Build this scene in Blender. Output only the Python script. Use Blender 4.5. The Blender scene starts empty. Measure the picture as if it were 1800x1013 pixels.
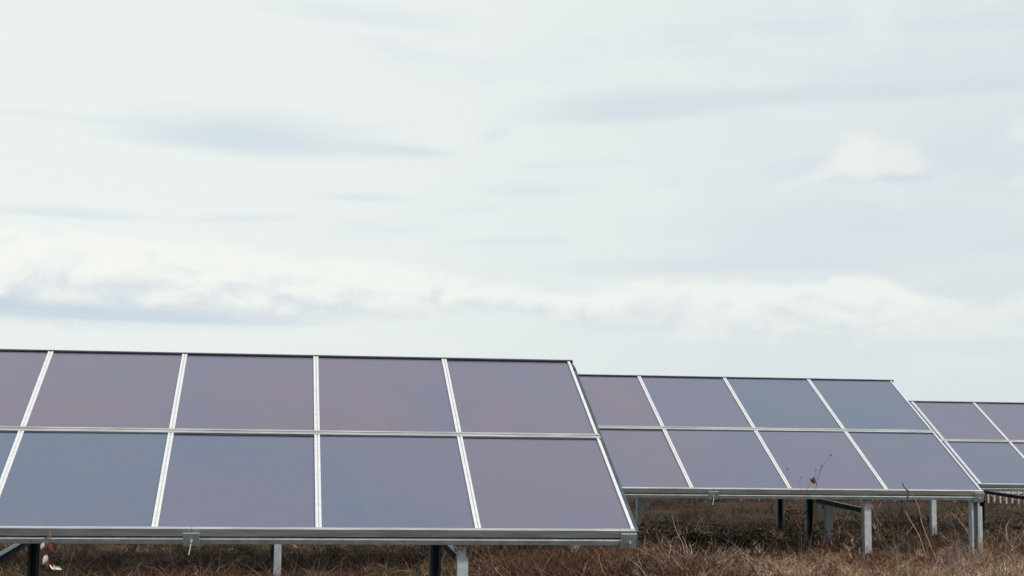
import bpy, bmesh, math, random
import numpy as np
from mathutils import Vector, Matrix
random.seed(7); RNG = np.random.default_rng(7)
SC = bpy.context.scene; COL = SC.collection
R = math.radians
S = 1.2                                     # column pitch of the modules, metres
# ---------------------------------------------------------------- camera
F_PX, PITCH, ROLL, YAW = 2820.0, R(6.23), R(0.59), R(7.96)
EYE = 1.08
def cam_axes():
    fwd = Vector((math.sin(YAW)*math.cos(PITCH), math.cos(YAW)*math.cos(PITCH), math.sin(PITCH)))
    r = Vector((math.cos(YAW), -math.sin(YAW), 0)); u = r.cross(fwd)
    return r*math.cos(ROLL)+u*math.sin(ROLL), -r*math.sin(ROLL)+u*math.cos(ROLL), fwd
CR, CU, CF = cam_axes()
CAM_POS = Vector((0, 0, EYE))
cam = bpy.data.cameras.new('camera'); camo = bpy.data.objects.new('camera', cam); COL.objects.link(camo)
cam.sensor_width = 36; cam.lens = F_PX*36/1800; cam.clip_end = 20000; cam.clip_start = 0.1
m = Matrix.Identity(4)
for i in range(3):
    m[i][0], m[i][1], m[i][2], m[i][3] = CR[i], CU[i], -CF[i], CAM_POS[i]
camo.matrix_world = m
cam.dof.use_dof = True; cam.dof.focus_distance = 13.5; cam.dof.aperture_fstop = 7.0
SC.camera = camo
def at(px, py, Y):
    """point of the place seen at pixel (px,py) of the 1800-wide photo, on the upright plane y = Y"""
    d = CF + CR*((px-900)/F_PX) + CU*((506.5-py)/F_PX)
    return CAM_POS + d*(Y/d.y)
# ---------------------------------------------------------------- light
SC.view_settings.view_transform = 'Standard'; SC.view_settings.look = 'None'
SC.view_settings.exposure = 0.0; SC.view_settings.gamma = 1.0
SC.view_settings.use_curve_mapping = False
SUN_EL, SUN_AZ = R(44), R(128)              # azimuth clockwise from +Y: behind the camera, to its right
sl = bpy.data.lights.new('sun', 'SUN'); sl.energy = 3.0; sl.angle = R(6); sl.color = (1.0, .95, .88)
so = bpy.data.objects.new('sun', sl); COL.objects.link(so)
sd = Vector((math.sin(SUN_AZ)*math.cos(SUN_EL), math.cos(SUN_AZ)*math.cos(SUN_EL), math.sin(SUN_EL)))
so.rotation_euler = sd.to_track_quat('Z', 'Y').to_euler(); so.location = sd*60

def lin(r, g, b, k=1.0):
    f = lambda c: ((c/255+.055)/1.055)**2.4 if c > 10.3 else c/255/12.92
    return (f(r)*k, f(g)*k, f(b)*k, 1)

class NT:
    """tiny expression helper over a node tree"""
    def __init__(s, t): s.t = t; s.t.nodes.clear()
    def n(s, kind, **kw):
        nd = s.t.nodes.new(kind)
        for k, v in kw.items(): setattr(nd, k, v)
        return nd
    def put(s, sock, v):
        if isinstance(v, X): v = v.o
        if isinstance(v, bpy.types.NodeSocket): s.t.links.new(v, sock)
        else: sock.default_value = v
    def math(s, op, *a):
        nd = s.n('ShaderNodeMath', operation=op)
        for i, v in enumerate(a): s.put(nd.inputs[i], v)
        return X(s, nd.outputs[0])
    def sstep(s, x, lo, hi, a=0., b=1.):
        nd = s.n('ShaderNodeMapRange', interpolation_type='SMOOTHSTEP')
        for i, v in enumerate((x, lo, hi, a, b)): s.put(nd.inputs[i], v)
        return X(s, nd.outputs[0])
    def mix(s, f, a, b, mode='MIX'):
        nd = s.n('ShaderNodeMix', data_type='RGBA', blend_type=mode)
        s.put(nd.inputs[0], f); s.put(nd.inputs[6], a); s.put(nd.inputs[7], b)
        return nd.outputs[2]
    def vec(s, x, y, z=0.):
        nd = s.n('ShaderNodeCombineXYZ')
        for i, v in enumerate((x, y, z)): s.put(nd.inputs[i], v)
        return nd.outputs[0]
    def noise(s, v, scale=1., detail=4., rough=.5, dist=0.):
        nd = s.n('ShaderNodeTexNoise'); s.put(nd.inputs['Vector'], v)
        nd.inputs['Scale'].default_value = scale; nd.inputs['Detail'].default_value = detail
        nd.inputs['Roughness'].default_value = rough; nd.inputs['Distortion'].default_value = dist
        return X(s, nd.outputs[0])
    def curve(s, x, pts, lo=-12., hi=12., vlo=-2., vhi=2.):
        nd = s.n('ShaderNodeFloatCurve'); c = nd.mapping.curves[0]
        P = [((a-lo)/(hi-lo), (b-vlo)/(vhi-vlo)) for a, b in pts]
        c.points[0].location = P[0]; c.points[1].location = P[-1]
        for p in P[1:-1]: c.points.new(*p)
        nd.mapping.update()
        s.put(nd.inputs['Value'], (x-lo)*(1/(hi-lo)))
        return X(s, nd.outputs[0])*(vhi-vlo)+vlo
class X:
    def __init__(s, t, o): s.nt, s.o = t, o
    def __add__(s, b): return s.nt.math('ADD', s, b)
    __radd__ = __add__
    def __sub__(s, b): return s.nt.math('SUBTRACT', s, b)
    def __rsub__(s, b): return s.nt.math('SUBTRACT', b, s)
    def __mul__(s, b): return s.nt.math('MULTIPLY', s, b)
    __rmul__ = __mul__
    def __truediv__(s, b): return s.nt.math('DIVIDE', s, b)

def build_sky():
    w = bpy.data.worlds.new('World'); SC.world = w; w.use_nodes = True
    N = NT(w.node_tree)
    tc = N.n('ShaderNodeTexCoord'); sp = N.n('ShaderNodeSeparateXYZ')
    gen = tc.outputs['Generated']
    N.t.links.new(gen, sp.inputs[0])
    x, y, z = (X(N, o) for o in sp.outputs)
    az = N.math('ARCTAN2', x, y); el = N.math('ARCSINE', z)
    a = (az-YAW)*28.2                               # compass direction, one unit about two degrees
    b = (el-PITCH)*28.2 + a*math.tan(ROLL)          # height above the horizon in the same unit
    nb = N.noise(gen, 2.2, 5, .55)                  # broad veil
    n1 = N.noise(N.vec(a*.16, b*1.15, 3.1), 1., 7, .55, .3)
    n2 = N.noise(N.vec(a*.4, b*.9, 7.7), 1., 8, .58, .5)
    n3 = N.noise(N.vec(a*.62+b*.35, b*1.25-a*.06, 1.3), 1., 9, .6, .35)
    n4 = N.noise(N.vec(a*2.1, b*3.2, 5.), 1., 7, .62, .3)
    n5 = N.noise(N.vec(a*1.2+b*.5, b*2.6, 11.), 1., 8, .6, .4)
    n7 = N.noise(N.vec(a*.5, b*2.2, 21.), 1., 6, .55, .3)
    n6 = N.noise(N.vec(a*1.0, b*1.7, 2.4), 1., 9, .58, .45)
    relief = (n6-N.noise(N.vec((a-.16)*1.0, (b+.2)*1.7, 2.4), 1., 9, .58, .45))*1.1
    K = 1.0
    c = N.mix(N.sstep(a-b*.45+(n2-.5)*5., -7., 9.), lin(240,246,243,K), lin(223,232,234,K))
    c = N.mix(N.sstep(n1+a*.010, .52, .80)*.5, c, lin(214,224,235,K))
    c = N.mix(N.sstep(n2+relief*.25, .46, .80)*.6, c, lin(241,246,244,K))
    c = N.mix(N.sstep(b, -.2, -2.2)*.75, c, N.mix(N.sstep(a, -6., 7.), lin(234,241,240,K), lin(220,230,234,K)))
    # overhead and behind the camera the veil is thinner and greyer
    c = N.mix(N.sstep(b, 6., 16.)*.8, c, N.mix(N.sstep(nb, .35, .65), lin(205,213,222,K), lin(236,240,241,K)))
    def lens(cx, cy, rx, ry, slope, strength, col, c, ragged=.5, soft=(.15, 1.15), puff=0.):
        u = (a-(cx-900)/100)/(rx/100)
        v = (b-(506-cy)/100-(a-(cx-900)/100)*slope)/(ry/100)
        v = N.math('MAXIMUM', v*.8, v*-1.55)                  # the foot is flatter and sharper than the dome
        d = N.math('SQRT', u*u+v*v)+(n7-.5)*ragged
        if puff: d = d+(n6-.5)*puff+(n4-.5)*puff*.7
        return N.mix(N.sstep(d, soft[1], soft[0])*strength, c, col)
    blue = lin(214,225,233,K); lil = lin(217,224,233,K)
    for q in ((430,266,300,50,-.02,.85,blue), (150,246,190,11,0.,.25,blue), (680,277,130,13,-.05,.3,blue), (640,357,120,11,0.,.45,blue),
              (930,335,120,17,.02,.4,blue), (1000,290,150,11,.05,.3,blue), (1120,196,270,38,.06,.8,lil),
              (1560,170,520,24,.02,.65,lil), (700,270,120,12,-.06,.6,blue), (130,408,180,14,0.,.5,blue),
              (420,402,130,12,.06,.35,blue), (1480,400,360,60,.02,.5,lil), (1300,462,420,22,.03,.5,blue),
              (1720,280,160,70,0.,.45,lil), (870,240,40,20,.3,.35,lil), (900,425,150,10,.04,.35,blue),
              (1740,430,130,22,.06,.45,blue), (640,45,240,26,-.05,.35,blue)):
        c = lens(*q, c)
    # the long bank of cumulus low over the field
    yt = N.curve(a, [(-12,.8),(-9,.74),(-6.5,.68),(-4,.52),(-2,.34),(-.6,.06),(1,.0),(2.6,.12),(4.5,.1),(6.1,.24),(6.9,.06),(7.6,-.2),(9,-.15),(12,-.25)])
    yb = N.curve(a, [(-12,-.98),(-9,-.94),(-6,-.9),(-3.5,-.74),(-1.5,-.5),(0,-.45),(1.5,-.85),(4,-.9),(6,-1.0),(9,-.75),(12,-.7)])
    bb = b+(n3-.5)*.55+(n6-.5)*.55+(n4-.5)*.22
    t = (bb-yb)/(yt-yb)
    dens = N.sstep(bb-yt, .12, -.14)*N.sstep(b+(n6-.5)*.5-yb, -.12, .22)
    base = N.mix(N.sstep(a, -8., 0.), lin(215,224,232,K), lin(221,229,233,K))
    lump = N.sstep(relief+t*1.2+(n6-.5)*.8+(n4-.5)*.3, -.18, 1.0)
    cc = N.mix(lump, base, N.mix(N.sstep(a, -9., 7.), lin(249,251,245,K), lin(245,248,243,K)))
    c = N.mix(dens*N.sstep(a+(n3-.5)*4., 10.5, 6.)*.95, c, cc)
    for q in ((200,578,420,16,.0,.75,lin(203,218,230,K)), (60,566,200,16,0.,.6,lin(198,214,228,K))):
        c = lens(*q, c, .35)
    c = lens(1650,575,230,34,.02,.55,lin(236,241,240,K), c, 1.)
    c = lens(1180,590,420,22,.0,.4,lin(232,238,236,K), c, 1.1)
    c = lens(560,612,420,20,.0,.45,lin(238,244,242,K), c, .6)
    # a lone puff at the right, with its grey foot and trailing tail
    c = lens(1550,306,90,24,-.1,.55,lin(207,215,227,K), c, .4)
    c = lens(1400,322,90,12,.3,.55,lin(236,240,238,K), c, .4)
    c = lens(1470,294,70,22,.42,.7,lin(239,242,239,K), c, .2, (.3, 1.1), .5)
    c = lens(1512,283,62,56,.0,.9,lin(242,245,241,K), c, .2, (.4, 1.05), .65)
    c = lens(1572,290,68,40,-.05,.85,lin(240,243,240,K), c, .2, (.35, 1.05), .65)
    c = lens(1800,240,70,30,.2,.6,lin(238,242,240,K), c, .9)
    c = lens(1800,325,60,14,.1,.5,lin(236,240,238,K), c, .9)
    sky = N.n('ShaderNodeTexSky', sky_type='NISHITA', sun_disc=False)
    sky.sun_elevation = SUN_EL; sky.sun_rotation = SUN_AZ; sky.air_density = 1.0; sky.dust_density = 2.0
    bg1 = N.n('ShaderNodeBackground'); N.t.links.new(sky.outputs[0], bg1.inputs[0]); bg1.inputs[1].default_value = .1
    bg2 = N.n('ShaderNodeBackground'); N.put(bg2.inputs[0], c); bg2.inputs[1].default_value = 1.0
    mx = N.n('ShaderNodeMixShader'); mx.inputs[0].default_value = .93
    N.t.links.new(bg1.outputs[0], mx.inputs[1]); N.t.links.new(bg2.outputs[0], mx.inputs[2])
    out = N.n('ShaderNodeOutputWorld'); N.t.links.new(mx.outputs[0], out.inputs[0])
build_sky()

# ---------------------------------------------------------------- materials
def mat(name):
    mt = bpy.data.materials.new(name); mt.use_nodes = True
    N = NT(mt.node_tree)
    p = N.n('ShaderNodeBsdfPrincipled'); o = N.n('ShaderNodeOutputMaterial')
    N.t.links.new(p.outputs[0], o.inputs[0])
    return mt, N, p
def metal(name, c1, c2, rough, metallic, scale=6., stretch=(1,1,1), bump=0., spangle=0.):
    mt, N, p = mat(name)
    tc = N.n('ShaderNodeTexCoord'); mp = N.n('ShaderNodeMapping')
    N.t.links.new(tc.outputs['Object'], mp.inputs[0]); mp.inputs['Scale'].default_value = stretch
    n = N.noise(mp.outputs[0], scale, 6, .6)
    f = N.sstep(n, .35, .68)
    if spangle:
        vo = N.n('ShaderNodeTexVoronoi'); N.t.links.new(tc.outputs['Object'], vo.inputs['Vector']); vo.inputs['Scale'].default_value = 55
        sp = N.n('ShaderNodeSeparateColor'); N.t.links.new(vo.outputs['Color'], sp.inputs[0])
        f = f*(1-spangle)+X(N, sp.outputs[0])*spangle
    N.put(p.inputs['Base Color'], N.mix(f, c1, c2))
    p.inputs['Metallic'].default_value = metallic
    N.put(p.inputs['Roughness'], n*.25+(rough-.12))
    if bump:
        b = N.n('ShaderNodeBump'); b.inputs['Strength'].default_value = bump; b.inputs['Distance'].default_value = .002
        N.put(b.inputs['Height'], n); N.t.links.new(b.outputs[0], p.inputs['Normal'])
    return mt
M = {}
def matte(k): M[k].node_tree.nodes['Principled BSDF'].inputs['Specular IOR Level'].default_value = .12
M['alu_white'] = metal('white aluminium', (.60,.61,.61,1), (.70,.71,.71,1), .5, .1, 5., (.6,8,8))
M['alu'] = metal('brushed aluminium', (.37,.38,.375,1), (.56,.57,.565,1), .45, .5, 3.5, (.7,9,9), .15)
M['galv'] = metal('galvanised steel', (.30,.34,.37,1), (.50,.54,.56,1), .5, .45, 7., (1,1,1), .2, .45)
M['galv_shade'] = metal('shade-darkened galvanised flange', (.13,.155,.175,1), (.24,.27,.29,1), .55, .3, 9.)  # post sides in shade, their darkness put into the colour
M['black'] = metal('black gap shade', (.004,.004,.005,1), (.008,.008,.009,1), .8, 0, 8.)  # shade of the open gap under the bottom rail, as a colour
M['strut'] = metal('shade-darkened strut steel', (.016,.019,.024,1), (.032,.036,.043,1), .85, 0, 8.); matte('strut')  # shaded strut sides, darkened in the base colour
M['galv_dark'] = metal('dull dark galvanised steel', (.055,.068,.080,1), (.12,.145,.16,1), .5, .5, 7., (1,1,1), .2, .4)
M['galv_pale'] = metal('pale galvanised steel', (.32,.35,.37,1), (.50,.53,.545,1), .55, .2, 9., (1,1,1), .2, .4)
M['dark_steel'] = metal('dark weathered steel', (.045,.062,.080,1), (.085,.11,.13,1), .45, .4, 8.)
M['dark_rail'] = metal('dark top rail and rail shadow', (.030,.030,.045,1), (.055,.052,.07,1), .45, .2, 8.)
M['backsheet'] = metal('module backsheet', (.10,.10,.11,1), (.14,.14,.15,1), .7, 0, 5.)
M['fence_paint'] = metal('chalky white paint', (.40,.37,.35,1), (.54,.50,.47,1), .7, 0, 9.)
def glass_mat():
    mt, N, p = mat('thin film module glass')
    tc = N.n('ShaderNodeTexCoord'); oi = N.n('ShaderNodeObjectInfo')
    at_ = N.n('ShaderNodeAttribute', attribute_type='OBJECT', attribute_name='tint')
    tint = X(N, at_.outputs['Fac'])
    va = N.n('ShaderNodeVectorMath', operation='ADD'); N.t.links.new(tc.outputs['Object'], va.inputs[0])
    rv = N.vec(X(N, oi.outputs['Random'])*40., X(N, oi.outputs['Random'])*17., 0.); N.t.links.new(rv, va.inputs[1])
    n = N.noise(va.outputs[0], .75, 2, .4, .4); nh = N.noise(va.outputs[0], 2.6, 4, .55, .4); nd = N.noise(va.outputs[0], 26., 5, .6)
    g = N.math('MAXIMUM', N.math('MINIMUM', tint+(n-.5)*1.05+(nh-.5)*.12, 1.), 0.)
    blue, mid, mauve = GLASS
    c = N.mix(N.sstep(g, 0., .55), blue, mid)
    c = N.mix(N.sstep(g, .45, 1.), c, mauve)
    hue = N.sstep(nh, .52, .74)*.35                   # a greenish interference patch here and there
    c = N.mix(hue, c, GLASS_GREEN)
    sp = N.n('ShaderNodeSeparateXYZ'); N.t.links.new(tc.outputs['Object'], sp.inputs[0])
    st = N.math('SINE', X(N, sp.outputs[0])*(2*math.pi/.0172))
    c = N.mix(st*.032+.04, c, (.30,.31,.34,1))         # laser scribe lines
    c = N.mix(N.sstep(nd, .5, .85)*.09, c, (.30,.29,.28,1))  # thin dust
    N.put(p.inputs['Base Color'], c)
    N.put(p.inputs['Roughness'], nd*.12+.14)
    p.inputs['IOR'].default_value = 1.52
    return mt
GLASS = ((.083,.114,.174,1), (.112,.113,.174,1), (.143,.112,.157,1)); GLASS_GREEN = (.098,.138,.172,1)
M['glass'] = glass_mat()
def attr_mat(name, rough=.85, trans=0.):
    mt, N, p = mat(name)
    a = N.n('ShaderNodeAttribute', attribute_name='tone')
    N.t.links.new(a.outputs['Color'], p.inputs['Base Color'])
    p.inputs['Roughness'].default_value = rough
    p.inputs['Specular IOR Level'].default_value = .25
    return mt
M['grass'] = attr_mat('dry grass blades')
def plain(name, c1, c2, rough=.8, scale=20.):
    mt, N, p = mat(name); tc = N.n('ShaderNodeTexCoord')
    N.put(p.inputs['Base Color'], N.mix(N.sstep(N.noise(tc.outputs['Object'], scale, 5, .6), .35, .65), c1, c2))
    p.inputs['Roughness'].default_value = rough; p.inputs['Specular IOR Level'].default_value = .25
    return mt
M['twig_grey'] = plain('bleached grey twigs', (.20,.16,.13,1), (.36,.30,.25,1))
M['twig_pale'] = plain('pale bleached twigs', (.32,.26,.21,1), (.50,.42,.35,1))
M['twig_mauve'] = plain('mauve brown twigs', (.13,.095,.09,1), (.24,.18,.17,1))
M['twig_brown'] = plain('brown stalks', (.10,.06,.035,1), (.22,.14,.085,1))
M['stalk_dark'] = plain('blackened stalk', (.03,.022,.018,1), (.07,.05,.04,1))
M['straw'] = plain('straw', (.32,.24,.16,1), (.48,.38,.27,1))
M['leaf_red'] = plain('withered russet leaf', (.05,.018,.010,1), (.11,.040,.020,1))
M['leaf_orange'] = plain('orange leaf', (.24,.075,.03,1), (.34,.13,.06,1))
M['leaf_green'] = plain('dark olive leaf', (.03,.035,.018,1), (.06,.06,.03,1))
M['leaf_white'] = plain('bleached leaf', (.5,.44,.39,1), (.66,.6,.55,1))
M['tie'] = plain('white plastic strap', (.55,.56,.57,1), (.66,.66,.66,1), .5)

# ---------------------------------------------------------------- mesh helpers
class MB:
    def __init__(s): s.v, s.f = [], []
    def add(s, vs, fs):
        k = len(s.v); s.v += [tuple(v) for v in vs]; s.f += [tuple(i+k for i in f) for f in fs]
    def hexa(s, c8):
        s.add(c8, [(0,3,2,1),(4,5,6,7),(0,1,5,4),(1,2,6,5),(2,3,7,6),(3,0,4,7)])
    def box(s, x0, x1, y0, y1, z0, z1, fn=None):
        c = [(x0,y0,z0),(x1,y0,z0),(x1,y1,z0),(x0,y1,z0),(x0,y0,z1),(x1,y0,z1),(x1,y1,z1),(x0,y1,z1)]
        s.hexa([fn(*p) for p in c] if fn else c)
    def tube(s, pts, r0, r1=None, sides=5):
        pts = [Vector(p) for p in pts]; r1 = r0 if r1 is None else r1; n = len(pts); vs = []; fs = []
        for i, p in enumerate(pts):
            d = (pts[min(i+1,n-1)]-pts[max(i-1,0)]).normalized()
            u = d.orthogonal().normalized(); w = d.cross(u); r = r0+(r1-r0)*i/max(1,n-1)
            vs += [p+(u*math.cos(2*math.pi*k/sides)+w*math.sin(2*math.pi*k/sides))*r for k in range(sides)]
        for i in range(n-1):
            for k in range(sides):
                fs.append((i*sides+k, i*sides+(k+1)%sides, (i+1)*sides+(k+1)%sides, (i+1)*sides+k))
        fs.append(tuple(range(sides))[::-1]); fs.append(tuple((n-1)*sides+k for k in range(sides)))
        s.add(vs, fs)
    def leaf(s, p, d, up, L, w, curl=.3):
        p = Vector(p); d = Vector(d).normalized(); sd_ = d.cross(Vector(up)).normalized(); nn = sd_.cross(d)
        rows = []; prof = (.12, .8, 1., .7, .08)
        for i, q in enumerate(prof):
            t = i/4; c = p+d*L*t+nn*(-curl*L*t*t)
            rows.append((c+sd_*w*.5*q+nn*.25*w*q, c-nn*.02*L, c-sd_*w*.5*q+nn*.25*w*q))
        vs = [v for r_ in rows for v in r_]
        vs += [v-nn*.0025 for v in vs]; k = 15; fs = []
        for i in range(4):
            for j in range(2):
                q = (i*3+j, i*3+j+1, (i+1)*3+j+1, (i+1)*3+j)
                fs.append(q); fs.append(tuple(k+e for e in q[::-1]))
            fs.append((i*3, (i+1)*3, k+(i+1)*3, k+i*3)); fs.append((i*3+2, k+i*3+2, k+(i+1)*3+2, (i+1)*3+2))
        s.add(vs, fs)
    def blob(s, c, r, squash=(1,1,1)):
        bm = bmesh.new(); bmesh.ops.create_icosphere(bm, subdivisions=2, radius=1)
        vs = []
        for v in bm.verts:
            k = 1+.28*math.sin(v.co.x*5.1+v.co.y*3.7)*math.cos(v.co.z*4.3+v.co.x*2.)
            vs.append(Vector(c)+Vector((v.co.x*squash[0], v.co.y*squash[1], v.co.z*squash[2]))*r*k)
        fs = [tuple(v.index for v in f.verts) for f in bm.faces]; bm.free(); s.add(vs, fs)
    def mesh(s, name, m_, smooth=False, bevel=0.):
        me = bpy.data.meshes.new(name); me.from_pydata(s.v, [], s.f); me.update()
        if bevel:
            bm = bmesh.new(); bm.from_mesh(me)
            bmesh.ops.bevel(bm, geom=bm.edges[:], offset=bevel, segments=1, affect='EDGES', clamp_overlap=True)
            bm.to_mesh(me); bm.free()
        me.materials.append(m_)
        if smooth: me.polygons.foreach_set('use_smooth', [True]*len(me.polygons))
        return me
def obj(name, me, parent=None, loc=None, rot=None, label=None):
    o = bpy.data.objects.new(name, me); COL.objects.link(o)
    if parent: o.parent = parent
    if loc: o.location = loc
    if rot: o.rotation_euler = rot
    if label: o['label'] = label
    return o
def thing(name, label, cat, loc, group=None, rz=0.):
    o = bpy.data.objects.new(name, None); COL.objects.link(o); o.empty_display_size = .2
    o.location = loc; o.rotation_euler = (0,0,rz); o['label'] = label; o['category'] = cat
    if group: o['group'] = group
    return o

# ---------------------------------------------------------------- ground
def ss(t): t = min(1., max(0., t)); return t*t*(3-2*t)
def ground_z(x, y):
    """the field dips to the left of the second table"""
    dip = -.24*(1-ss((x-1.2)/2.8))*(1-ss((y-45)/60))
    w = .035*math.sin(x*.9+y*.35)+.025*math.sin(x*.37-y*.71+1.)+.02*math.sin(x*2.1+y*1.3)
    return dip+w*(1 if y < 200 else 0)
def build_ground():
    def axis(fine0, fine1, step, far, k=1.35):
        a = list(np.arange(fine0, fine1+1e-6, step)); s_ = step; p = fine1
        while p < far: s_ *= k; p += s_; a.append(p)
        s_ = step; p = fine0; b = []
        while p > -far: s_ *= k; p -= s_; b.append(p)
        return b[::-1]+a
    xs = axis(-14, 34, .4, 6000); ys = axis(4, 60, .4, 6000)
    V = [(x, y, ground_z(x, y)+random.uniform(-.02, .02)*(4 < y < 60 and -14 < x < 34)) for y in ys for x in xs]
    nx = len(xs); Fc = [(j*nx+i, j*nx+i+1, (j+1)*nx+i+1, (j+1)*nx+i) for j in range(len(ys)-1) for i in range(nx-1)]
    me = bpy.data.meshes.new('ground'); me.from_pydata(V, [], Fc); me.update()
    me.polygons.foreach_set('use_smooth', [True]*len(me.polygons))
    mt, N, p = mat('field soil and thatch'); tc = N.n('ShaderNodeTexCoord'); v = tc.outputs['Object']
    n1 = N.noise(v, .5, 6, .6); n2 = N.noise(v, 9., 8, .65); n3 = N.noise(v, 1.6, 6, .6, .5)
    c = N.mix(N.sstep(n2, .3, .7), (.014,.009,.006,1), (.050,.031,.020,1))
    c = N.mix(N.sstep(n3, .52, .68)*.6, c, (.045,.045,.018,1))
    c = N.mix(N.sstep(n1, .5, .7)*.5, c, (.09,.062,.040,1))
    sp = N.n('ShaderNodeSeparateXYZ'); N.t.links.new(v, sp.inputs[0]); sx_, sy_ = X(N, sp.outputs[0]), X(N, sp.outputs[1])
    path = N.sstep(sy_+(n3-.5)*2.5, 16.9, 15.6)*N.sstep(sx_+(n1-.5)*2., 4., 6.)
    c = N.mix(path*.8, c, N.mix(N.sstep(n2, .3, .7), (.20,.145,.10,1), (.38,.29,.21,1)))
    N.put(p.inputs['Base Color'], c); p.inputs['Roughness'].default_value = .95; p.inputs['Specular IOR Level'].default_value = .1
    b = N.n('ShaderNodeBump'); b.inputs['Strength'].default_value = .9; b.inputs['Distance'].default_value = .05
    N.put(b.inputs['Height'], n2); N.t.links.new(b.outputs[0], p.inputs['Normal'])
    me.materials.append(mt); o = obj('ground', me); o['kind'] = 'structure'
build_ground()

# ---------------------------------------------------------------- solar tables
TILT = R(26.97); H = 1.347*S; CT, ST = math.cos(TILT), math.sin(TILT)
def sn(x, s, n): return (x, s*CT-n*ST, s*ST+n*CT)          # along the row, up the slope, out of the panel
def make_meshes():
    D = {}
    b = MB(); b.box(-S/2+.018, S/2-.018, .012, H-.012, -.006, 0); D['glass'] = b.mesh('solar_panel', M['glass'], bevel=.0015)
    b = MB(); b.box(-S/2+.03, S/2-.03, .04, H-.04, -.034, -.0065); D['back'] = b.mesh('back_frame', M['backsheet'])
    b = MB()
    for x0, x1, n1 in ((-.023,-.004,.012),(.004,.023,.012),(-.0035,.0035,.006)): b.box(x0, x1, .004, H-.037, -.012, n1)
    D['mull_low'] = b.mesh('mullion', M['alu_white'], bevel=.0012)
    b = MB()
    for x0, x1, n1 in ((-.023,-.004,.012),(.004,.023,.012),(-.0035,.0035,.006)): b.box(x0, x1, .037, H-.004, -.012, n1)
    D['mull_up'] = b.mesh('mullion', M['alu_white'], bevel=.0012)
    b = MB(); b.box(-.019, .002, .004, H-.037, -.012, .012); b.box(.0025, .011, .004, H-.037, -.02, .002); D['edge_low'] = b.mesh('mullion', M['alu_white'], bevel=.0012)
    b = MB(); b.box(-.019, .002, .037, H-.004, -.012, .012); b.box(.0025, .011, .037, H-.004, -.02, .002); D['edge_up'] = b.mesh('mullion', M['alu_white'], bevel=.0012)
    # connector plate over the joint of the front profiles, bolt in it
    b = MB(); b.box(-.06, .06, -.062, -.0525, -.112, -.006, sn); D['plate'] = b.mesh('connector_plate', M['galv'], bevel=.001)
    def bolt():
        b = MB(); c = Vector(sn(0, -.062, -.068)); d = (Vector(sn(0, -1, 0))-Vector(sn(0, 0, 0)))
        b.tube([c, c+d*.006], .014, sides=12); b.tube([c+d*.0061, c+d*.016], .0095, sides=6); b.tube([c+d*.0162, c+d*.034], .005, sides=8)
        return b.mesh('bolt', M['galv_pale'])
    D['bolt'] = bolt()
    # posts: C sections of folded steel standing in the ground (local origin at the top)
    def front_post(h):
        b = MB()                                              # outer sleeve: web to the front
        t = .005; lo, z1 = -h-.4, -.165
        b.box(-.042, .042, 0, t, lo, z1); b.box(-.042, -.042+t, t+.0005, .11, lo, z1); b.box(.042-t, .042, t+.0005, .11, lo, z1)
        b.box(-.042+t+.0005, -.018, .105, .11, lo, z1); b.box(.018, .042-t-.0005, .105, .11, lo, z1)
        me = b.mesh('front_post', M['galv_pale'], bevel=.0012); me.materials.append(M['galv_shade'])
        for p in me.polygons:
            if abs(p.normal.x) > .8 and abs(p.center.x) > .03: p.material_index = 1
        return me
    def inner():
        b = MB(); t = .005
        b.box(-.036, .026, .006, .011, -.5, -.01); b.box(-.036, -.031, .0115, .1, -.5, -.01); b.box(.021, .026, .0115, .1, -.5, -.01)
        return b.mesh('upper_post', M['galv_pale'], bevel=.0012)
    def back_post(h):
        b = MB(); t = .005; lo, z1 = -h-.4, 0
        b.box(-.05, .05, .105, .11, lo, z1); b.box(-.05, -.045, 0, .1045, lo, z1); b.box(.045, .05, 0, .1045, lo, z1)
        b.box(-.0445, -.026, 0, .005, lo, z1); b.box(.026, .0445, 0, .005, lo, z1)
        return b.mesh('back_post', M['galv_dark'], bevel=.0012)
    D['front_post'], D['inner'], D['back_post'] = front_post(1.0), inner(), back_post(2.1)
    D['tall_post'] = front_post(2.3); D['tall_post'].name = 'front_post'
    D['end_post'] = back_post(.9); D['end_post'].materials[0] = M['galv']
    # rafter: C profile running up the slope, open end to the front
    b = MB(); n0, n1, s0, s1 = -.205, -.1125, .02, 2*H-.06
    b.box(-.034, .034, s0, s1, n1-.005, n1, sn); b.box(-.034, -.029, s0, s1, n0, n1-.0055, sn); b.box(.029, .034, s0, s1, n0, n1-.0055, sn)
    b.box(-.0285, .0285, s0, s0+.004, n0, n0+.034, sn)
    D['rafter'] = b.mesh('rafter', M['galv'], bevel=.001)
    return D
D = make_meshes()
BACK_DY = 2.28
def strut_mesh(L, rise):
    b = MB()
    f = lambda x, y, z: (x, y, z+rise*y/L)
    b.box(-.022, .036, 0, L, -.004, 0, f); b.box(-.022, -.018, 0, L, -.06, -.0045, f); b.box(-.0175, .022, 0, L, -.06, -.056, f)
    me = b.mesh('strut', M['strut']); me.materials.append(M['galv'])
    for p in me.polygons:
        if p.normal.z > .8: p.material_index = 1  # upward faces get pale steel in place of sky light
    return me
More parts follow.
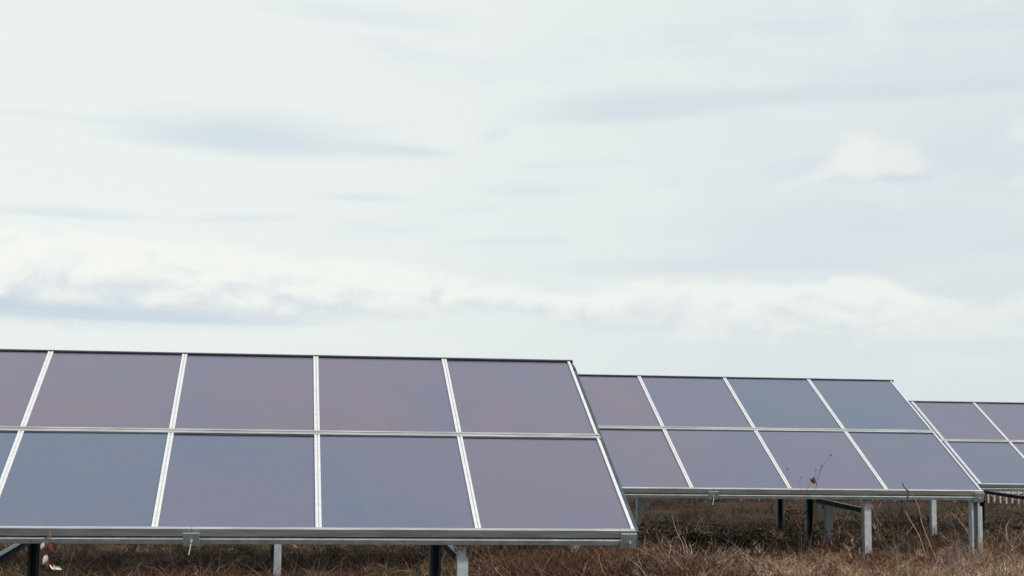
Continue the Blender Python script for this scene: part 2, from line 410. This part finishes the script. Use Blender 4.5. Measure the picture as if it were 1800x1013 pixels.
def table(label, X0, Y0, Z0, n_left, n_right, posts_f, posts_b, tints, plates, edge, extra=()):
    """X0,Y0,Z0: lower right corner of the glass at the last mullion seen; n_left/n_right columns either side of it"""
    xr = n_right*S; xl = -n_left*S
    gz = ground_z(X0, Y0+1)
    root = thing('solar_array', label, 'solar array', (X0, Y0, gz), 'rows of ground mounted solar arrays')
    dz = Z0-gz
    L = lambda x, s, n: (x, s*CT-n*ST, s*ST+n*CT+dz)
    # modules
    for r_ in (0, 1):
        for c in range(-n_left, n_right):
            o = obj('solar_panel', D['glass'], root, L((c+.5)*S, r_*H, 0), (TILT+random.gauss(0, .0012), random.gauss(0, .0012), random.gauss(0, .0006)))
            key = tints.get((r_, c)); o['tint'] = float(key if key is not None else random.uniform(.2, .8))
            obj('back_frame', D['back'], o)
    for c in range(-n_left, n_right+1):
        k = 'edge' if c == n_right else 'mull'
        obj('mullion', D[k+'_low'], root, L(c*S, 0, 0), (TILT, 0, 0))
        obj('mullion', D[k+'_up'], root, L(c*S, H, 0), (TILT, 0, 0))
    def strip(name, boxes, m_, x0, x1, bevel=.0015, label_=None):
        b = MB()
        for s0, s1, n0, n1 in boxes: b.box(x0, x1, s0, s1, n0, n1, L)
        return obj(name, b.mesh(name, m_, bevel=bevel), root, label=label_)
    strip('middle_rail', ((-.034+H, -.012+H, -.006, .014), (-.0115+H, .0115+H, -.006, .010), (.012+H, .034+H, -.006, .017)), M['alu'], xl-.02, xr+.02)
    strip('rail_shadow', ((H-.054, H-.0345, -.006, .006),), M['dark_rail'], xl-.02, xr+.012, 0)  # dark strip painting the shadow beneath the middle rail
    strip('top_rail', ((2*H-.003, 2*H+.022, -.03, .016),), M['dark_rail'], xl-.02, xr+.035)
    # lower edge profile: bright lip and tall face, jointed every three columns
    x = xr-.11; seg = []
    b1 = MB(); b2 = MB(); j = x
    b1.box(x-.0, xr+.012, -.028, .003, -.051, .014, L); b2.box(x, xr+.012, -.040, .03, -.110, -.0655, L)
    cuts = sorted([p for p in plates if xl < p < x], reverse=True)+[xl-.02]
    for c in cuts:
        b1.box(c+.0015, x-.0015, -.028, .003, -.051, .014, L); b2.box(c+.0015, x-.0015, -.040, .03, -.110, -.0655, L); x = c
    obj('bottom_rail', b1.mesh('bottom_rail', M['alu'], bevel=.0022), root)
    obj('front_beam', b2.mesh('front_beam', M['galv'], bevel=.003), root)
    strip('gap_shade', ((-.010, .02, -.065, -.0515),), M['black'], xl, xr-.005, 0)  # black strip added for the darkness inside the open gap
    for s_ in (H, 2*H-.12): strip('purlin', ((s_-.03, s_+.03, -.11, -.04),), M['galv'], xl, xr-.02)
    ep = MB(); ep.box(xr-.105, xr+.016, -.064, -.0535, -.118, .004, L); ep.box(xr+.0125, xr+.016, -.053, .02, -.118, -.004, L)
    e = obj('end_plate', ep.mesh('end_plate', M['galv'], bevel=.001), root)
    obj('bolt', D['bolt'], e, L(xr-.035, 0, 0))
    for p in plates:
        pl = obj('connector_plate', D['plate'], root, L(p, 0, 0))
        obj('bolt', D['bolt'], pl)
        tb = MB(); q = Vector(sn(0, -.085, -.07)); tb.tube([q, q+Vector((-.004,-.006,-.03)), q+Vector((-.014,0,-.09))], .0035, .0045)
        obj('cable_tie', tb.mesh('cable_tie', M['tie']), pl)
    if edge:
        b = MB()
        b.box(xr+.0125, xr+.016, .05, 2*H-.01, -.085, -.012, L); b.box(xr+.0165, xr+.058, .05, 2*H-.01, -.042, -.037, L); b.box(xr+.0545, xr+.058, .05, 2*H-.01, -.1, -.0425, L)
        b.box(xr+.0165, xr+.045, 2*H-.10, 2*H-.01, -.0365, -.020, L)
        obj('edge_channel', b.mesh('edge_channel', M['dark_steel'], bevel=.001), root)
    def post(name, x, y, ztop, child=None):
        o = obj(name, D[name], root, (x, y, ztop)); return o
    zf = sn(0, .04, -.205)[2]+dz                              # underside of the rafter's front end
    for i, x in enumerate(posts_f):
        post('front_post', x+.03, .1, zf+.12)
        obj('upper_post', D['inner'], root, (x+.03, .1, zf+.12))
        obj('rafter', D['rafter'], root, (x, 0, dz))
    for x in posts_b:
        yb = .1+BACK_DY; sb = yb/CT
        post('back_post', x, yb, sb*ST-.21*CT+dz-.03)
        obj('strut', strut_mesh(BACK_DY-.11, .098), root, (x+.02, .212, zf-.068))
    for kind, x, y in extra:
        ez = (y/CT)*ST-.11*CT+dz-.02
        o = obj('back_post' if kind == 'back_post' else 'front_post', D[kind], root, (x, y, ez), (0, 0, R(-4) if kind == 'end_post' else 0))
    return root
def fitpos(o): return (o[0]*S, o[1]*S, o[2]*S+EYE)
A1, A2, A3 = fitpos((2.22,10.15,-.42)), fitpos((6.97,15.49,-.23)), fitpos((10.57,21.31,-.22))
def xs_at(pxs, A, dy, py=950): return [at(p, py, A[1]+dy).x-A[0] for p in pxs]
t1 = {(1,-1):.66,(1,-2):.70,(1,-3):.74,(1,-4):.72,(1,-5):.72,(0,-1):.75,(0,-2):.42,(0,-3):.36,(0,-4):.12,(0,-5):.08}
t2 = {(1,-1):.18,(1,-2):.1,(1,-3):.48,(1,-4):.72,(0,-1):.42,(0,-2):.55,(0,-3):.45,(0,-4):.66}
t3 = {(1,0):.55,(1,-1):.55,(1,1):.5,(0,0):.52,(0,-1):.16,(0,1):.4}
pf1 = xs_at((-34, 807), A1, .1); pb1 = xs_at((60, 766), A1, .1+BACK_DY)
a1 = table('largest and nearest solar array at left, mauve and blue panels with a withered vine beneath', *A1, 7, 0, pf1, pb1, t1,
           xs_at((336,), A1, -.05, 943)+[-6.4*S], True)
pf2 = xs_at((484, 1009, 1522), A2, .1); pb2 = xs_at((484, 960, 1425), A2, .1+BACK_DY)
a2 = table('middle solar array behind the nearest one, its right end and four leaning mullions in view', *A2, 9, 0, pf2, pb2, t2,
           xs_at((1255,), A2, -.05, 872)+[-6.*S], False, [('tall_post', at(1459, 950, A2[1]+2.1).x-A2[0], 2.1), ('end_post', at(1716, 950, A2[1]+.06).x-A2[0], .06), ('front_post', at(1722, 950, A2[1]+.18).x-A2[0], .18)])
pf3 = xs_at((1640, 1812), A3, .1); pb3 = xs_at((1372, 1728), A3, .1+BACK_DY)
a3 = table('farthest solar array at the right edge, mostly hidden behind the middle one', *A3, 6, 3, pf3, pb3, t3, [-1.9*S], False, [('tall_post', at(p_, 950, A3[1]+2.1).x-A3[0], 2.1) for p_ in (1124, 1434)])

# ---------------------------------------------------------------- dry grass
TONES = {'straw': (.27,.168,.100), 'pale': (.42,.305,.21), 'brown': (.070,.032,.017), 'dark': (.016,.009,.006), 'red': (.118,.044,.023),
         'grey': (.22,.17,.14), 'olive': (.045,.045,.016), 'mauve': (.15,.11,.105)}
def vnoise(x, y, f, seed=0):
    return (np.sin(x*f*1.3+seed)*np.cos(y*f*.9+seed*2.1)+np.sin((x*.7+y*1.1)*f*1.9+seed*1.7)*.6+np.cos((x*1.7-y*.6)*f*2.7+seed*.3)*.4)/2.
GZ = np.vectorize(ground_z)
def blades(px, py, hgt, wid, lean, ldir, tone, curl, name, segs=4, lift=0.):
    """px.. arrays, one entry per blade; returns one mesh of tapered ribbons that bend over"""
    n = len(px); pz = GZ(px, py)-.02+lift
    t = np.linspace(0, 1, segs+1)[None, :]
    L = hgt[:, None]; ang = lean[:, None]+curl[:, None]*t            # bend from the vertical
    dl = L/segs
    hx = np.cumsum(np.sin(ang)*dl, 1)-np.sin(ang[:, :1])*dl; hz = np.cumsum(np.cos(ang)*dl, 1)-np.cos(ang[:, :1])*dl
    wob = RNG.normal(0, .06, (n, segs+1))*L*t
    cx = px[:, None]+hx*np.cos(ldir)[:, None]-wob*np.sin(ldir)[:, None]
    cy = py[:, None]+hx*np.sin(ldir)[:, None]+wob*np.cos(ldir)[:, None]
    cz = np.maximum(pz[:, None]+hz, pz[:, None]+.005+.05*t)
    fa = RNG.uniform(0, math.pi, n)
    w = wid[:, None]*(1-.85*t**1.5)*.5
    V = np.empty((n, segs+1, 2, 3), np.float32)
    for k, sg in ((0, 1), (1, -1)):
        V[:, :, k, 0] = cx+sg*w*np.cos(fa)[:, None]; V[:, :, k, 1] = cy+sg*w*np.sin(fa)[:, None]; V[:, :, k, 2] = cz+sg*w*.25
    base = (np.arange(n)*(segs+1)*2)[:, None]+np.arange(segs)[None, :]*2
    Q = np.stack([base, base+1, base+3, base+2], -1).reshape(-1, 4).astype(np.int32)
    me = bpy.data.meshes.new(name)
    me.vertices.add(V.size//3); me.vertices.foreach_set('co', V.ravel())
    me.loops.add(Q.size); me.loops.foreach_set('vertex_index', Q.ravel())
    me.polygons.add(len(Q)); me.polygons.foreach_set('loop_start', np.arange(0, Q.size, 4, dtype=np.int32))
    me.update(calc_edges=True)
    at_ = me.attributes.new('tone', 'FLOAT_COLOR', 'POINT')
    c = np.ones((n, segs+1, 2, 4), np.float32); c[..., :3] = tone[:, None, None, :]
    at_.data.foreach_set('color', c.ravel())
    me.materials.append(M['grass'])
    return me
def tuft_field(n_tufts, y0, y1, per, spread, hmin, hmax, wmul, palette_fn, name, lean_mu=.35, curl_mu=1.1, xr=(-.30, .62), clump=0.):
    u = RNG.random(n_tufts*3)
    ty = 1/(1/y0+(1/y1-1/y0)*u)                       # even over the eye's view, denser near
    tx = ty*RNG.uniform(*xr, n_tufts*3)
    keep = (vnoise(tx, ty, 1.1, 3.)*.5+.5) > RNG.random(n_tufts*3)*clump*1.3
    tx, ty = tx[keep][:n_tufts], ty[keep][:n_tufts]; nt = len(tx)
    hs = RNG.uniform(hmin, hmax, nt)*(1+.75*vnoise(tx, ty, 1.5, 9.))
    hs = np.clip(hs, hmin*.6, hmax*1.4)
    mound = .8*vnoise(tx, ty, 6.5, 13.)+.4*vnoise(tx, ty, 13., 4.)+.6*vnoise(tx, ty, 2., 1.)      # hummocks taller and paler, hollows shorter and darker
    hs = hs*np.clip(1+.55*mound, .45, 1.8)
    tone_t = palette_fn(tx, ty)*np.clip(1+1.0*mound, .25, 2.3)[:, None] if clump else palette_fn(tx, ty)
    wind = RNG.uniform(0, 2*math.pi, nt)
    k = RNG.poisson(per, nt)+2; idx = np.repeat(np.arange(nt), k); n = len(idx)
    px = tx[idx]+RNG.normal(0, spread, n); py = ty[idx]+RNG.normal(0, spread, n)
    hgt = hs[idx]*RNG.uniform(.45, 1.25, n)
    wid = (RNG.uniform(.003, .007, n)*wmul)*np.clip(py/16, .8, 2.5)
    lean = np.abs(RNG.normal(lean_mu, .3, n)); curl = RNG.normal(curl_mu, .6, n)
    ldir = wind[idx]+RNG.normal(0, 1.2, n)
    tone = tone_t[idx]*RNG.uniform(.5, 1.5, (n, 1))*RNG.uniform(.93, 1.07, (n, 3))
    return blades(px, py, hgt, wid, lean, ldir, np.clip(tone, 0, .7), curl, name)
def pick(weights, n):
    ks = list(TONES); p = np.array([weights.get(k, 0.) for k in ks]); p /= p.sum()
    return np.array([TONES[k] for k in ks])[RNG.choice(len(ks), n, p=p)]
def pal_brown(x, y):
    n = len(x)
    c = pick(dict(brown=4, red=1.5, dark=5, grey=.8, straw=.7, olive=.8), n)
    pv = vnoise(x, y, .7, 2.)
    q = pv > .25; c[q] = pick(dict(brown=4, red=3, straw=1.6, grey=1, dark=1.5), int(q.sum()))
    mossy = (vnoise(x, y, .9, 5.) > .25) & (x < 3.5)
    mm = mossy & (RNG.random(n) < .55); c[mm] = TONES['olive']
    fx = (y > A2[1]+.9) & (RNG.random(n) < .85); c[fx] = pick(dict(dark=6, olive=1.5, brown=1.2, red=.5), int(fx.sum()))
    sx = (x > 3.2) & (y < A2[1]+.3) & (RNG.random(n) < np.clip((x-3.6)/2.6, 0, .9))
    c[sx] = pick(dict(straw=3.2, pale=1.2, brown=3, red=2, grey=1, dark=1), int(sx.sum()))
    return c
def pal_straw(x, y):
    k = np.clip((x-4.4)/1.6, 0, 1)*np.clip((17.3-y)/1.0, 0, 1)       # the mown edge of the path is bleached
    c = pick(dict(straw=4, brown=3.5, red=2, grey=1.), len(x)); q = RNG.random(len(x)) < k
    c[q] = pick(dict(straw=3, pale=5, grey=1), int(q.sum()))*1.85
    return c
def pal_stalk(x, y): return pick(dict(straw=3, pale=1.5, grey=2, brown=2, red=1), len(x))
def stuff(name, me, label):
    o = obj(name, me); o['kind'] = 'stuff'; o['label'] = label; o['category'] = 'grass'
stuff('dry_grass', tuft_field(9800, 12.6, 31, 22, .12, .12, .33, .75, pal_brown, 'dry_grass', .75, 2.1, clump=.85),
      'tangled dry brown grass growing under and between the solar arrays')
stuff('grass_stalks', tuft_field(2600, 12.8, 26, 3, .12, .25, .5, .8, pal_stalk, 'grass_stalks', .45, 1.0),
      'long thin bent stalks standing above the brown grass')
stuff('far_grass', tuft_field(2200, 29, 75, 10, .2, .12, .32, 1.4, pal_brown, 'far_grass'),
      'brown grass far out beyond the farthest solar array')
stuff('straw_grass', tuft_field(4600, 12.8, 17.0, 22, .12, .08, .19, .9, pal_straw, 'straw_grass', .75, 1.9, (.30, .58)),
      'pale bleached grass in the open strip before the middle array')
def bramble():
    b = MB()
    for _ in range(34):
        Y = random.uniform(20.2, 24.5); x = at(random.uniform(1130, 1560), 915, Y).x; z = ground_z(x, Y); h = random.uniform(.12, .3); w = random.uniform(.15, .35)
        for _ in range(60):
            a = random.uniform(0, 6.28); q = math.sqrt(random.random())*w; zz = random.uniform(.02, 1)*h*(1-(q/w)**2*.6)
            b.leaf((x+math.cos(a)*q, Y+math.sin(a)*q, z+zz), (math.cos(a), math.sin(a), random.uniform(-.4, .8)), (0, 0, 1), random.uniform(.04, .08), random.uniform(.025, .045))
    o = obj('bramble', b.mesh('bramble', M['leaf_green'])); o['kind'] = 'stuff'; o['label'] = 'dark leafy bramble in low mounds under the middle array'; o['category'] = 'bramble'
bramble()
def frizz(n_c):
    """matted heads of dried weeds: short curled bits heaped in hummocks"""
    u = RNG.random(n_c); cy = 1/(1/12.9+(1/25.-1/12.9)*u); cx = cy*RNG.uniform(-.30, .60, n_c)
    k = (.8*vnoise(cx, cy, 6.5, 13.)+.6*vnoise(cx, cy, 2., 1.)) > RNG.uniform(-.6, .5, n_c); cx, cy = cx[k], cy[k]; m = len(cx)
    hh = RNG.uniform(.05, .24, m); tn = pal_brown(cx, cy)*RNG.uniform(.5, 1.8, (m, 1)); rr = RNG.uniform(.04, .13, m)
    i = np.repeat(np.arange(m), 34); n = len(i); q = np.sqrt(RNG.random(n))*rr[i]*1.4; a = RNG.uniform(0, 6.283, n)
    z = hh[i]*np.clip(1-(q/(rr[i]*1.6))**2, .1, 1)*RNG.uniform(.5, 1.1, n)
    return blades(cx[i]+q*np.cos(a), cy[i]+q*np.sin(a), RNG.uniform(.035, .11, n), RNG.uniform(.003, .006, n), RNG.uniform(-.3, 1.6, n), RNG.uniform(0, 6.283, n),
                  np.clip(tn[i]*RNG.uniform(.5, 1.5, (n, 1)), 0, .6), RNG.normal(0, 2.6, n), 'matted_weeds', 4, z)
stuff('matted_weeds', frizz(5200), 'matted curled heads of dried weeds heaped in the brown grass')
stuff('tall_grass', blades(*(lambda n: (RNG.uniform(2.2, 4.3, n), RNG.uniform(15.2, 18.2, n)))(9000), RNG.uniform(.2, .52, 9000), RNG.uniform(.003, .006, 9000),
      np.abs(RNG.normal(.4, .3, 9000)), RNG.uniform(0, 6.28, 9000), pick(dict(brown=5, red=4, straw=1.2, dark=3, grey=.6), 9000)*RNG.uniform(.5, 1.5, (9000, 1)), RNG.normal(1.3, .6, 9000), 'tall_grass', 5),
      'tall brown weedy grass behind the right end of the nearest array')
# low brush beyond the far fence
def pal_brush(x, y): return pick(dict(mauve=3, red=3, grey=2, brown=1), len(x))
_n = 900; bx_ = RNG.uniform(8, 48, _n); by_ = RNG.uniform(49, 58, _n)
_i = np.repeat(np.arange(_n), 14); _m = len(_i)
stuff('far_brush', blades(bx_[_i]+RNG.normal(0, .3, _m), by_[_i]+RNG.normal(0, .3, _m), RNG.uniform(.5, 1.1, _m), RNG.uniform(.02, .035, _m),
      np.abs(RNG.normal(.25, .2, _m)), RNG.uniform(0, 6.28, _m), pal_brush(bx_, by_)[_i]*RNG.uniform(.8, 1.4, (_m, 1)), RNG.normal(.4, .3, _m), 'far_brush'),
      'reddish dry brush behind the pale picket fence')

# ---------------------------------------------------------------- far fence
def picket_fence():
    Y = 46.; x0 = at(1727, 880, Y).x; n = 88; sp = .19
    root = thing('picket_fence', 'low pale picket fence far behind the arrays at right', 'fence', (x0, Y, ground_z(x0, Y)))
    b = MB(); b.box(-.02, .02, -.01, .01, -.2, .86); b.add([(-.02,-.01,.861),(.02,-.01,.861),(.02,.01,.861),(-.02,.01,.861),(0,-.01,.9),(0,.01,.9)],
          [(0,1,4),(3,5,2),(0,4,5,3),(1,2,5,4),(0,3,2,1)])
    pk = b.mesh('picket', M['fence_paint'])
    for i in range(n): obj('picket', pk, root, (i*sp, 0, random.uniform(-.02, .02)), (0, R(random.uniform(-1.2, 1.2)), 0))
    for z in (.3, .68):
        b = MB(); b.box(-.1, (n-1)*sp+.1, .012, .045, z, z+.06); obj('rail', b.mesh('rail', M['fence_paint']), root)
    b = MB(); b.box(-.045, .045, .047, .137, -.3, .88); fp = b.mesh('fence_post', M['fence_paint'], bevel=.004)
    for i in range(0, n, 14): obj('fence_post', fp, root, (i*sp, 0, 0))
picket_fence()

# ---------------------------------------------------------------- single plants
def wander(p, d, L, n, jit, sag=0.):
    pts = [Vector(p)]; d = Vector(d).normalized()
    for i in range(n):
        d = (d+Vector((random.gauss(0, jit), random.gauss(0, jit), random.gauss(0, jit)-sag))).normalized()
        pts.append(pts[-1]+d*L/n)
    return pts
def bush(b, stems, h, spread, r, branches, jit=.18, sag=.02, up=1.):
    for _ in range(stems):
        a = random.uniform(0, 6.283); rad = random.uniform(0, spread)
        d = (math.cos(a)*rad*1.6, math.sin(a)*rad*1.6, up)
        p = wander((math.cos(a)*rad*.15, math.sin(a)*rad*.15, -.04), d, h*random.uniform(.6, 1.1), 7, jit, sag)
        b.tube(p, r, r*.35, 4)
        for _ in range(branches):
            k = random.randint(2, 6); a2 = random.uniform(0, 6.283)
            d2 = (p[k]-p[k-1]).normalized()+Vector((math.cos(a2), math.sin(a2), .3))*.8
            q = wander(p[k], d2, h*random.uniform(.15, .42), 4, jit*1.2, sag)
            b.tube(q, r*.55, r*.22, 3)
            if random.random() < .6:
                d3 = (q[2]-q[1]).normalized()+Vector((random.gauss(0, .6), random.gauss(0, .6), random.gauss(.1, .4)))
                b.tube(wander(q[2], d3, h*random.uniform(.08, .2), 3, jit, 0), r*.4, r*.2, 3)
def ground_at(px, Y):
    x = at(px, 950, Y).x; return Vector((x, Y, ground_z(x, Y)))
def plant_mesh(name, label, cat, base, b, m_):
    o = obj(name, b.mesh(name, m_), None, base); o['label'] = label; o['category'] = cat; return o
random.seed(21)
b = MB(); bush(b, 30, .56, 1.2, .0058, 4, .16, .0, .55); b.tube(wander((0,0,-.04), (-.12,.1,1), .66, 7, .16), .006, .002, 4)
plant_mesh('dead_weed', 'bleached leafless weed with stiff upright twigs just right of the nearest array', 'weed', ground_at(1207, 15.9), b, M['twig_pale'])
b = MB(); bush(b, 46, .42, 1.0, .0035, 5, .2, .0, .8)
plant_mesh('dry_shrub', 'mauve grey twiggy shrub below the right end plate of the middle array', 'shrub', ground_at(1686, 16.6), b, M['twig_mauve'])
b = MB(); bush(b, 26, .42, 1.0, .0035, 4, .2, .0, .8)
plant_mesh('dry_shrub', 'brown twiggy shrub at the right edge of the photo, below the farthest array', 'shrub', ground_at(1775, 16.9), b, M['twig_brown'])
b = MB(); bush(b, 26, .40, 1.0, .0035, 4, .25, .02, .7)
plant_mesh('dry_shrub', 'low brown shrub under the right half of the nearest array beside its front post', 'shrub', ground_at(905, 15.6), b, M['twig_brown'])
def tuft_thing(label, px, Y, n, hmin, hmax, spread, pal, lean=.6, curl=1.6):
    g = ground_at(px, Y); k = n
    me = blades(g.x+RNG.normal(0, spread, k), g.y+RNG.normal(0, spread, k), RNG.uniform(hmin, hmax, k), RNG.uniform(.003, .007, k),
                np.abs(RNG.normal(lean, .3, k)), RNG.uniform(0, 6.28, k), np.clip(pal(np.zeros(k), np.zeros(k))*RNG.uniform(.7, 1.25, (k, 1)), 0, .75), RNG.normal(curl, .7, k), 'grass_tuft', 6)
    me.transform(Matrix.Translation(-g)); o = obj('grass_tuft', me, None, g); o['label'] = label; o['category'] = 'grass tuft'
def pal_pale(x, y): return 1.25*pick(dict(pale=4, straw=2, grey=2), len(x))
def pal_tan(x, y): return pick(dict(pale=1.5, straw=4, red=1, brown=1), len(x))
tuft_thing('pale frizzy grass tuft left of the dark post under the middle array', 1372, 15.7, 620, .25, .56, .2, pal_pale, .6, 2.2)
tuft_thing('tan grass tuft in front of the pale front post of the middle array', 1500, 15.9, 460, .2, .42, .15, pal_tan, .6, 2.)
tuft_thing('tan grass tuft between the pale front post and the mauve shrub', 1612, 15.6, 520, .22, .46, .2, pal_tan, .7, 2.1)
tuft_thing('ragged brown grass tuft hiding the foot of the doubled end post of the middle array', 1722, 17.4, 420, .2, .44, .15, pal_tan, .5, 1.6)

def stalk():
    Y = 17.5; g = ground_at(1410, Y)
    root = thing('seed_stalk', 'thin brown seed stalks with one russet leaf rising before the middle array', 'dry plant', g)
    W = lambda x, y, dy=0.: at(x, y, Y+dy)-g
    b = MB()
    for pts, r in ((((1418,985),(1428,935),(1432,880),(1434,862),(1437,842),(1441,830),(1449,815),(1460,801)), .0036),
                   (((1440,832),(1442,826),(1444,819)), .0028), (((1410,985),(1407,920),(1411,876),(1418,860),(1427,846)), .0034),
                   (((1406,985),(1404,920),(1408,858),(1404,852),(1405,846),(1408,840)), .0026), (((1435,853),(1433,838),(1434,827)), .0018),
                   (((1405,925),(1395,880),(1388,850),(1384,825)), .0016)):
        b.tube([W(x, y, .03*math.sin(i*1.3+r*900)) for i, (x, y) in enumerate(pts)], r, r*.5, 5)
    obj('stem', b.mesh('stem', M['twig_brown']), root)
    for x, y, r in ((1460,801,.012), (1444,819,.009), (1434,826,.008), (1408,840,.009), (1384,824,.010), (1421,856,.007), (1436,852,.008), (1433,862,.007)):
        b = MB(); b.blob((0,0,0), r*.7, (1,1,1.2)); obj('seed_head', b.mesh('seed_head', M['stalk_dark'], True), root, W(x, y))
    b = MB(); c = W(1428, 849)
    b.leaf(c, (.3,-.2,1), (0,-1,.2), .065, .05, .5); b.leaf(c, (1,-.2,.3), (0,-1,.3), .045, .035, .4); b.leaf(c, (-.3,-.2,.9), (0,-1,.4), .045, .03, .6)
    obj('leaf', b.mesh('leaf', M['leaf_red']), root)
stalk()
def hooked():
    Y = 17.9; g = ground_at(1619, Y); W = lambda x, y, dy=0.: at(x, y, Y+dy)-g
    root = thing('withered_stalk', 'pale bent stalk with a blackened hooked tip across the middle front beam', 'dry plant', g)
    b = MB(); b.tube([W(1646,985), W(1634,955,.06), W(1624,930,.03), W(1618,912,.05), W(1616,897), W(1610,880), W(1603,869), W(1597,863)], .0048, .0035)
    b.tube([W(1617,900), W(1622,908,.04), W(1629,914,.08)], .005, .002)
    obj('stem', b.mesh('stem', M['straw']), root)
    b = MB(); b.tube([W(1586,848), W(1588,855,-.03), W(1592,860), W(1597,863.5)], .006, .009); b.tube([W(1596.5,864), W(1596,872,-.02), W(1595.5,879), W(1589,886)], .010, .005)
    obj('withered_tip', b.mesh('withered_tip', M['stalk_dark']), root)
    g2 = ground_at(1612, Y); b = MB(); V = lambda x, y: at(x, y, Y-.1)-g2
    b.tube([V(1628,980), V(1617,945), V(1610,931), V(1603,920), V(1597,910), V(1592,899)], .0048, .0035)
    plant_mesh('bent_stem', 'short bare pale stem under the middle array, leaning left below the hooked stalk', 'dry plant', g2, b, M['straw'])
hooked()
def vine():
    Y = A1[1]-.09; g = at(88, 938, Y); W = lambda x, y, dy=0.: at(x, y, Y+dy)-g
    root = thing('dry_vine', 'withered vine with brown and bleached leaves hanging from the nearest front beam', 'dry plant', g)
    b = MB(); b.tube([W(87,932), W(89,944,-.02), W(87,956), W(84,972), W(81,984), W(86,996), W(97,1000)], .0032, .002)
    b.tube([W(88,950), W(80,955,-.02), W(75,960)], .002, .0015); b.tube([W(85,966), W(92,962,-.02), W(95,958)], .002, .0015)
    obj('stem', b.mesh('stem', M['twig_brown']), root)
    for x, y, d, L, w, m_ in ((90,943,(-1,-.2,-.35),.055,.022,'twig_brown'), (77,954,(-.35,-.3,-1),.05,.028,'leaf_white'), (90,954,(.5,-.3,-1),.075,.055,'leaf_red'),
                              (84,962,(-.5,-.4,-1),.07,.05,'leaf_red'), (82,974,(-.15,-.3,-1),.085,.038,'leaf_white'), (85,984,(.3,-.3,-1),.08,.06,'leaf_red'), (80,988,(-.5,-.2,-.8),.06,.045,'leaf_red'),
                              (88,991,(.8,-.3,-.8),.06,.035,'leaf_white'), (95,998,(1,-.3,-.1),.055,.025,'leaf_white')):
        b = MB(); b.leaf(W(x, y, -.02), d, (.2,-1,.3), L, w, .35)
        obj('leaf', b.mesh('leaf', M[m_]), root, label={'leaf_white': 'bleached curled leaf', 'leaf_red': 'dark russet leaf'}.get(m_))
vine()
def leafy():
    Y = 19.2; g = ground_at(1396, Y)
    root = thing('small_bush', 'small dark olive bush with a few orange leaves left of the dark post', 'bush', g)
    b = MB(); bush(b, 9, .55, .5, .004, 3); obj('stem', b.mesh('stem', M['twig_brown']), root)
    b = MB()
    for _ in range(110):
        a = random.uniform(0, 6.28); r = random.uniform(.02, .2); z = random.uniform(.08, .52)
        b.leaf((math.cos(a)*r, math.sin(a)*r, z), (math.cos(a), math.sin(a), random.uniform(-.3, .8)), (0, 0, 1), random.uniform(.03, .06), random.uniform(.02, .035))
    obj('foliage', b.mesh('foliage', M['leaf_green']), root)
    for x, y in ((1385,893), (1387,899), (1408,897), (1399,911), (1391,905)):
        b = MB(); c = at(x, y, Y-.22)-g; b.leaf(c, (random.uniform(-1, 1), -.5, .3), (0,-.6,1), .06, .04); obj('leaf', b.mesh('leaf', M['leaf_orange']), root, label='orange leaf')
leafy()
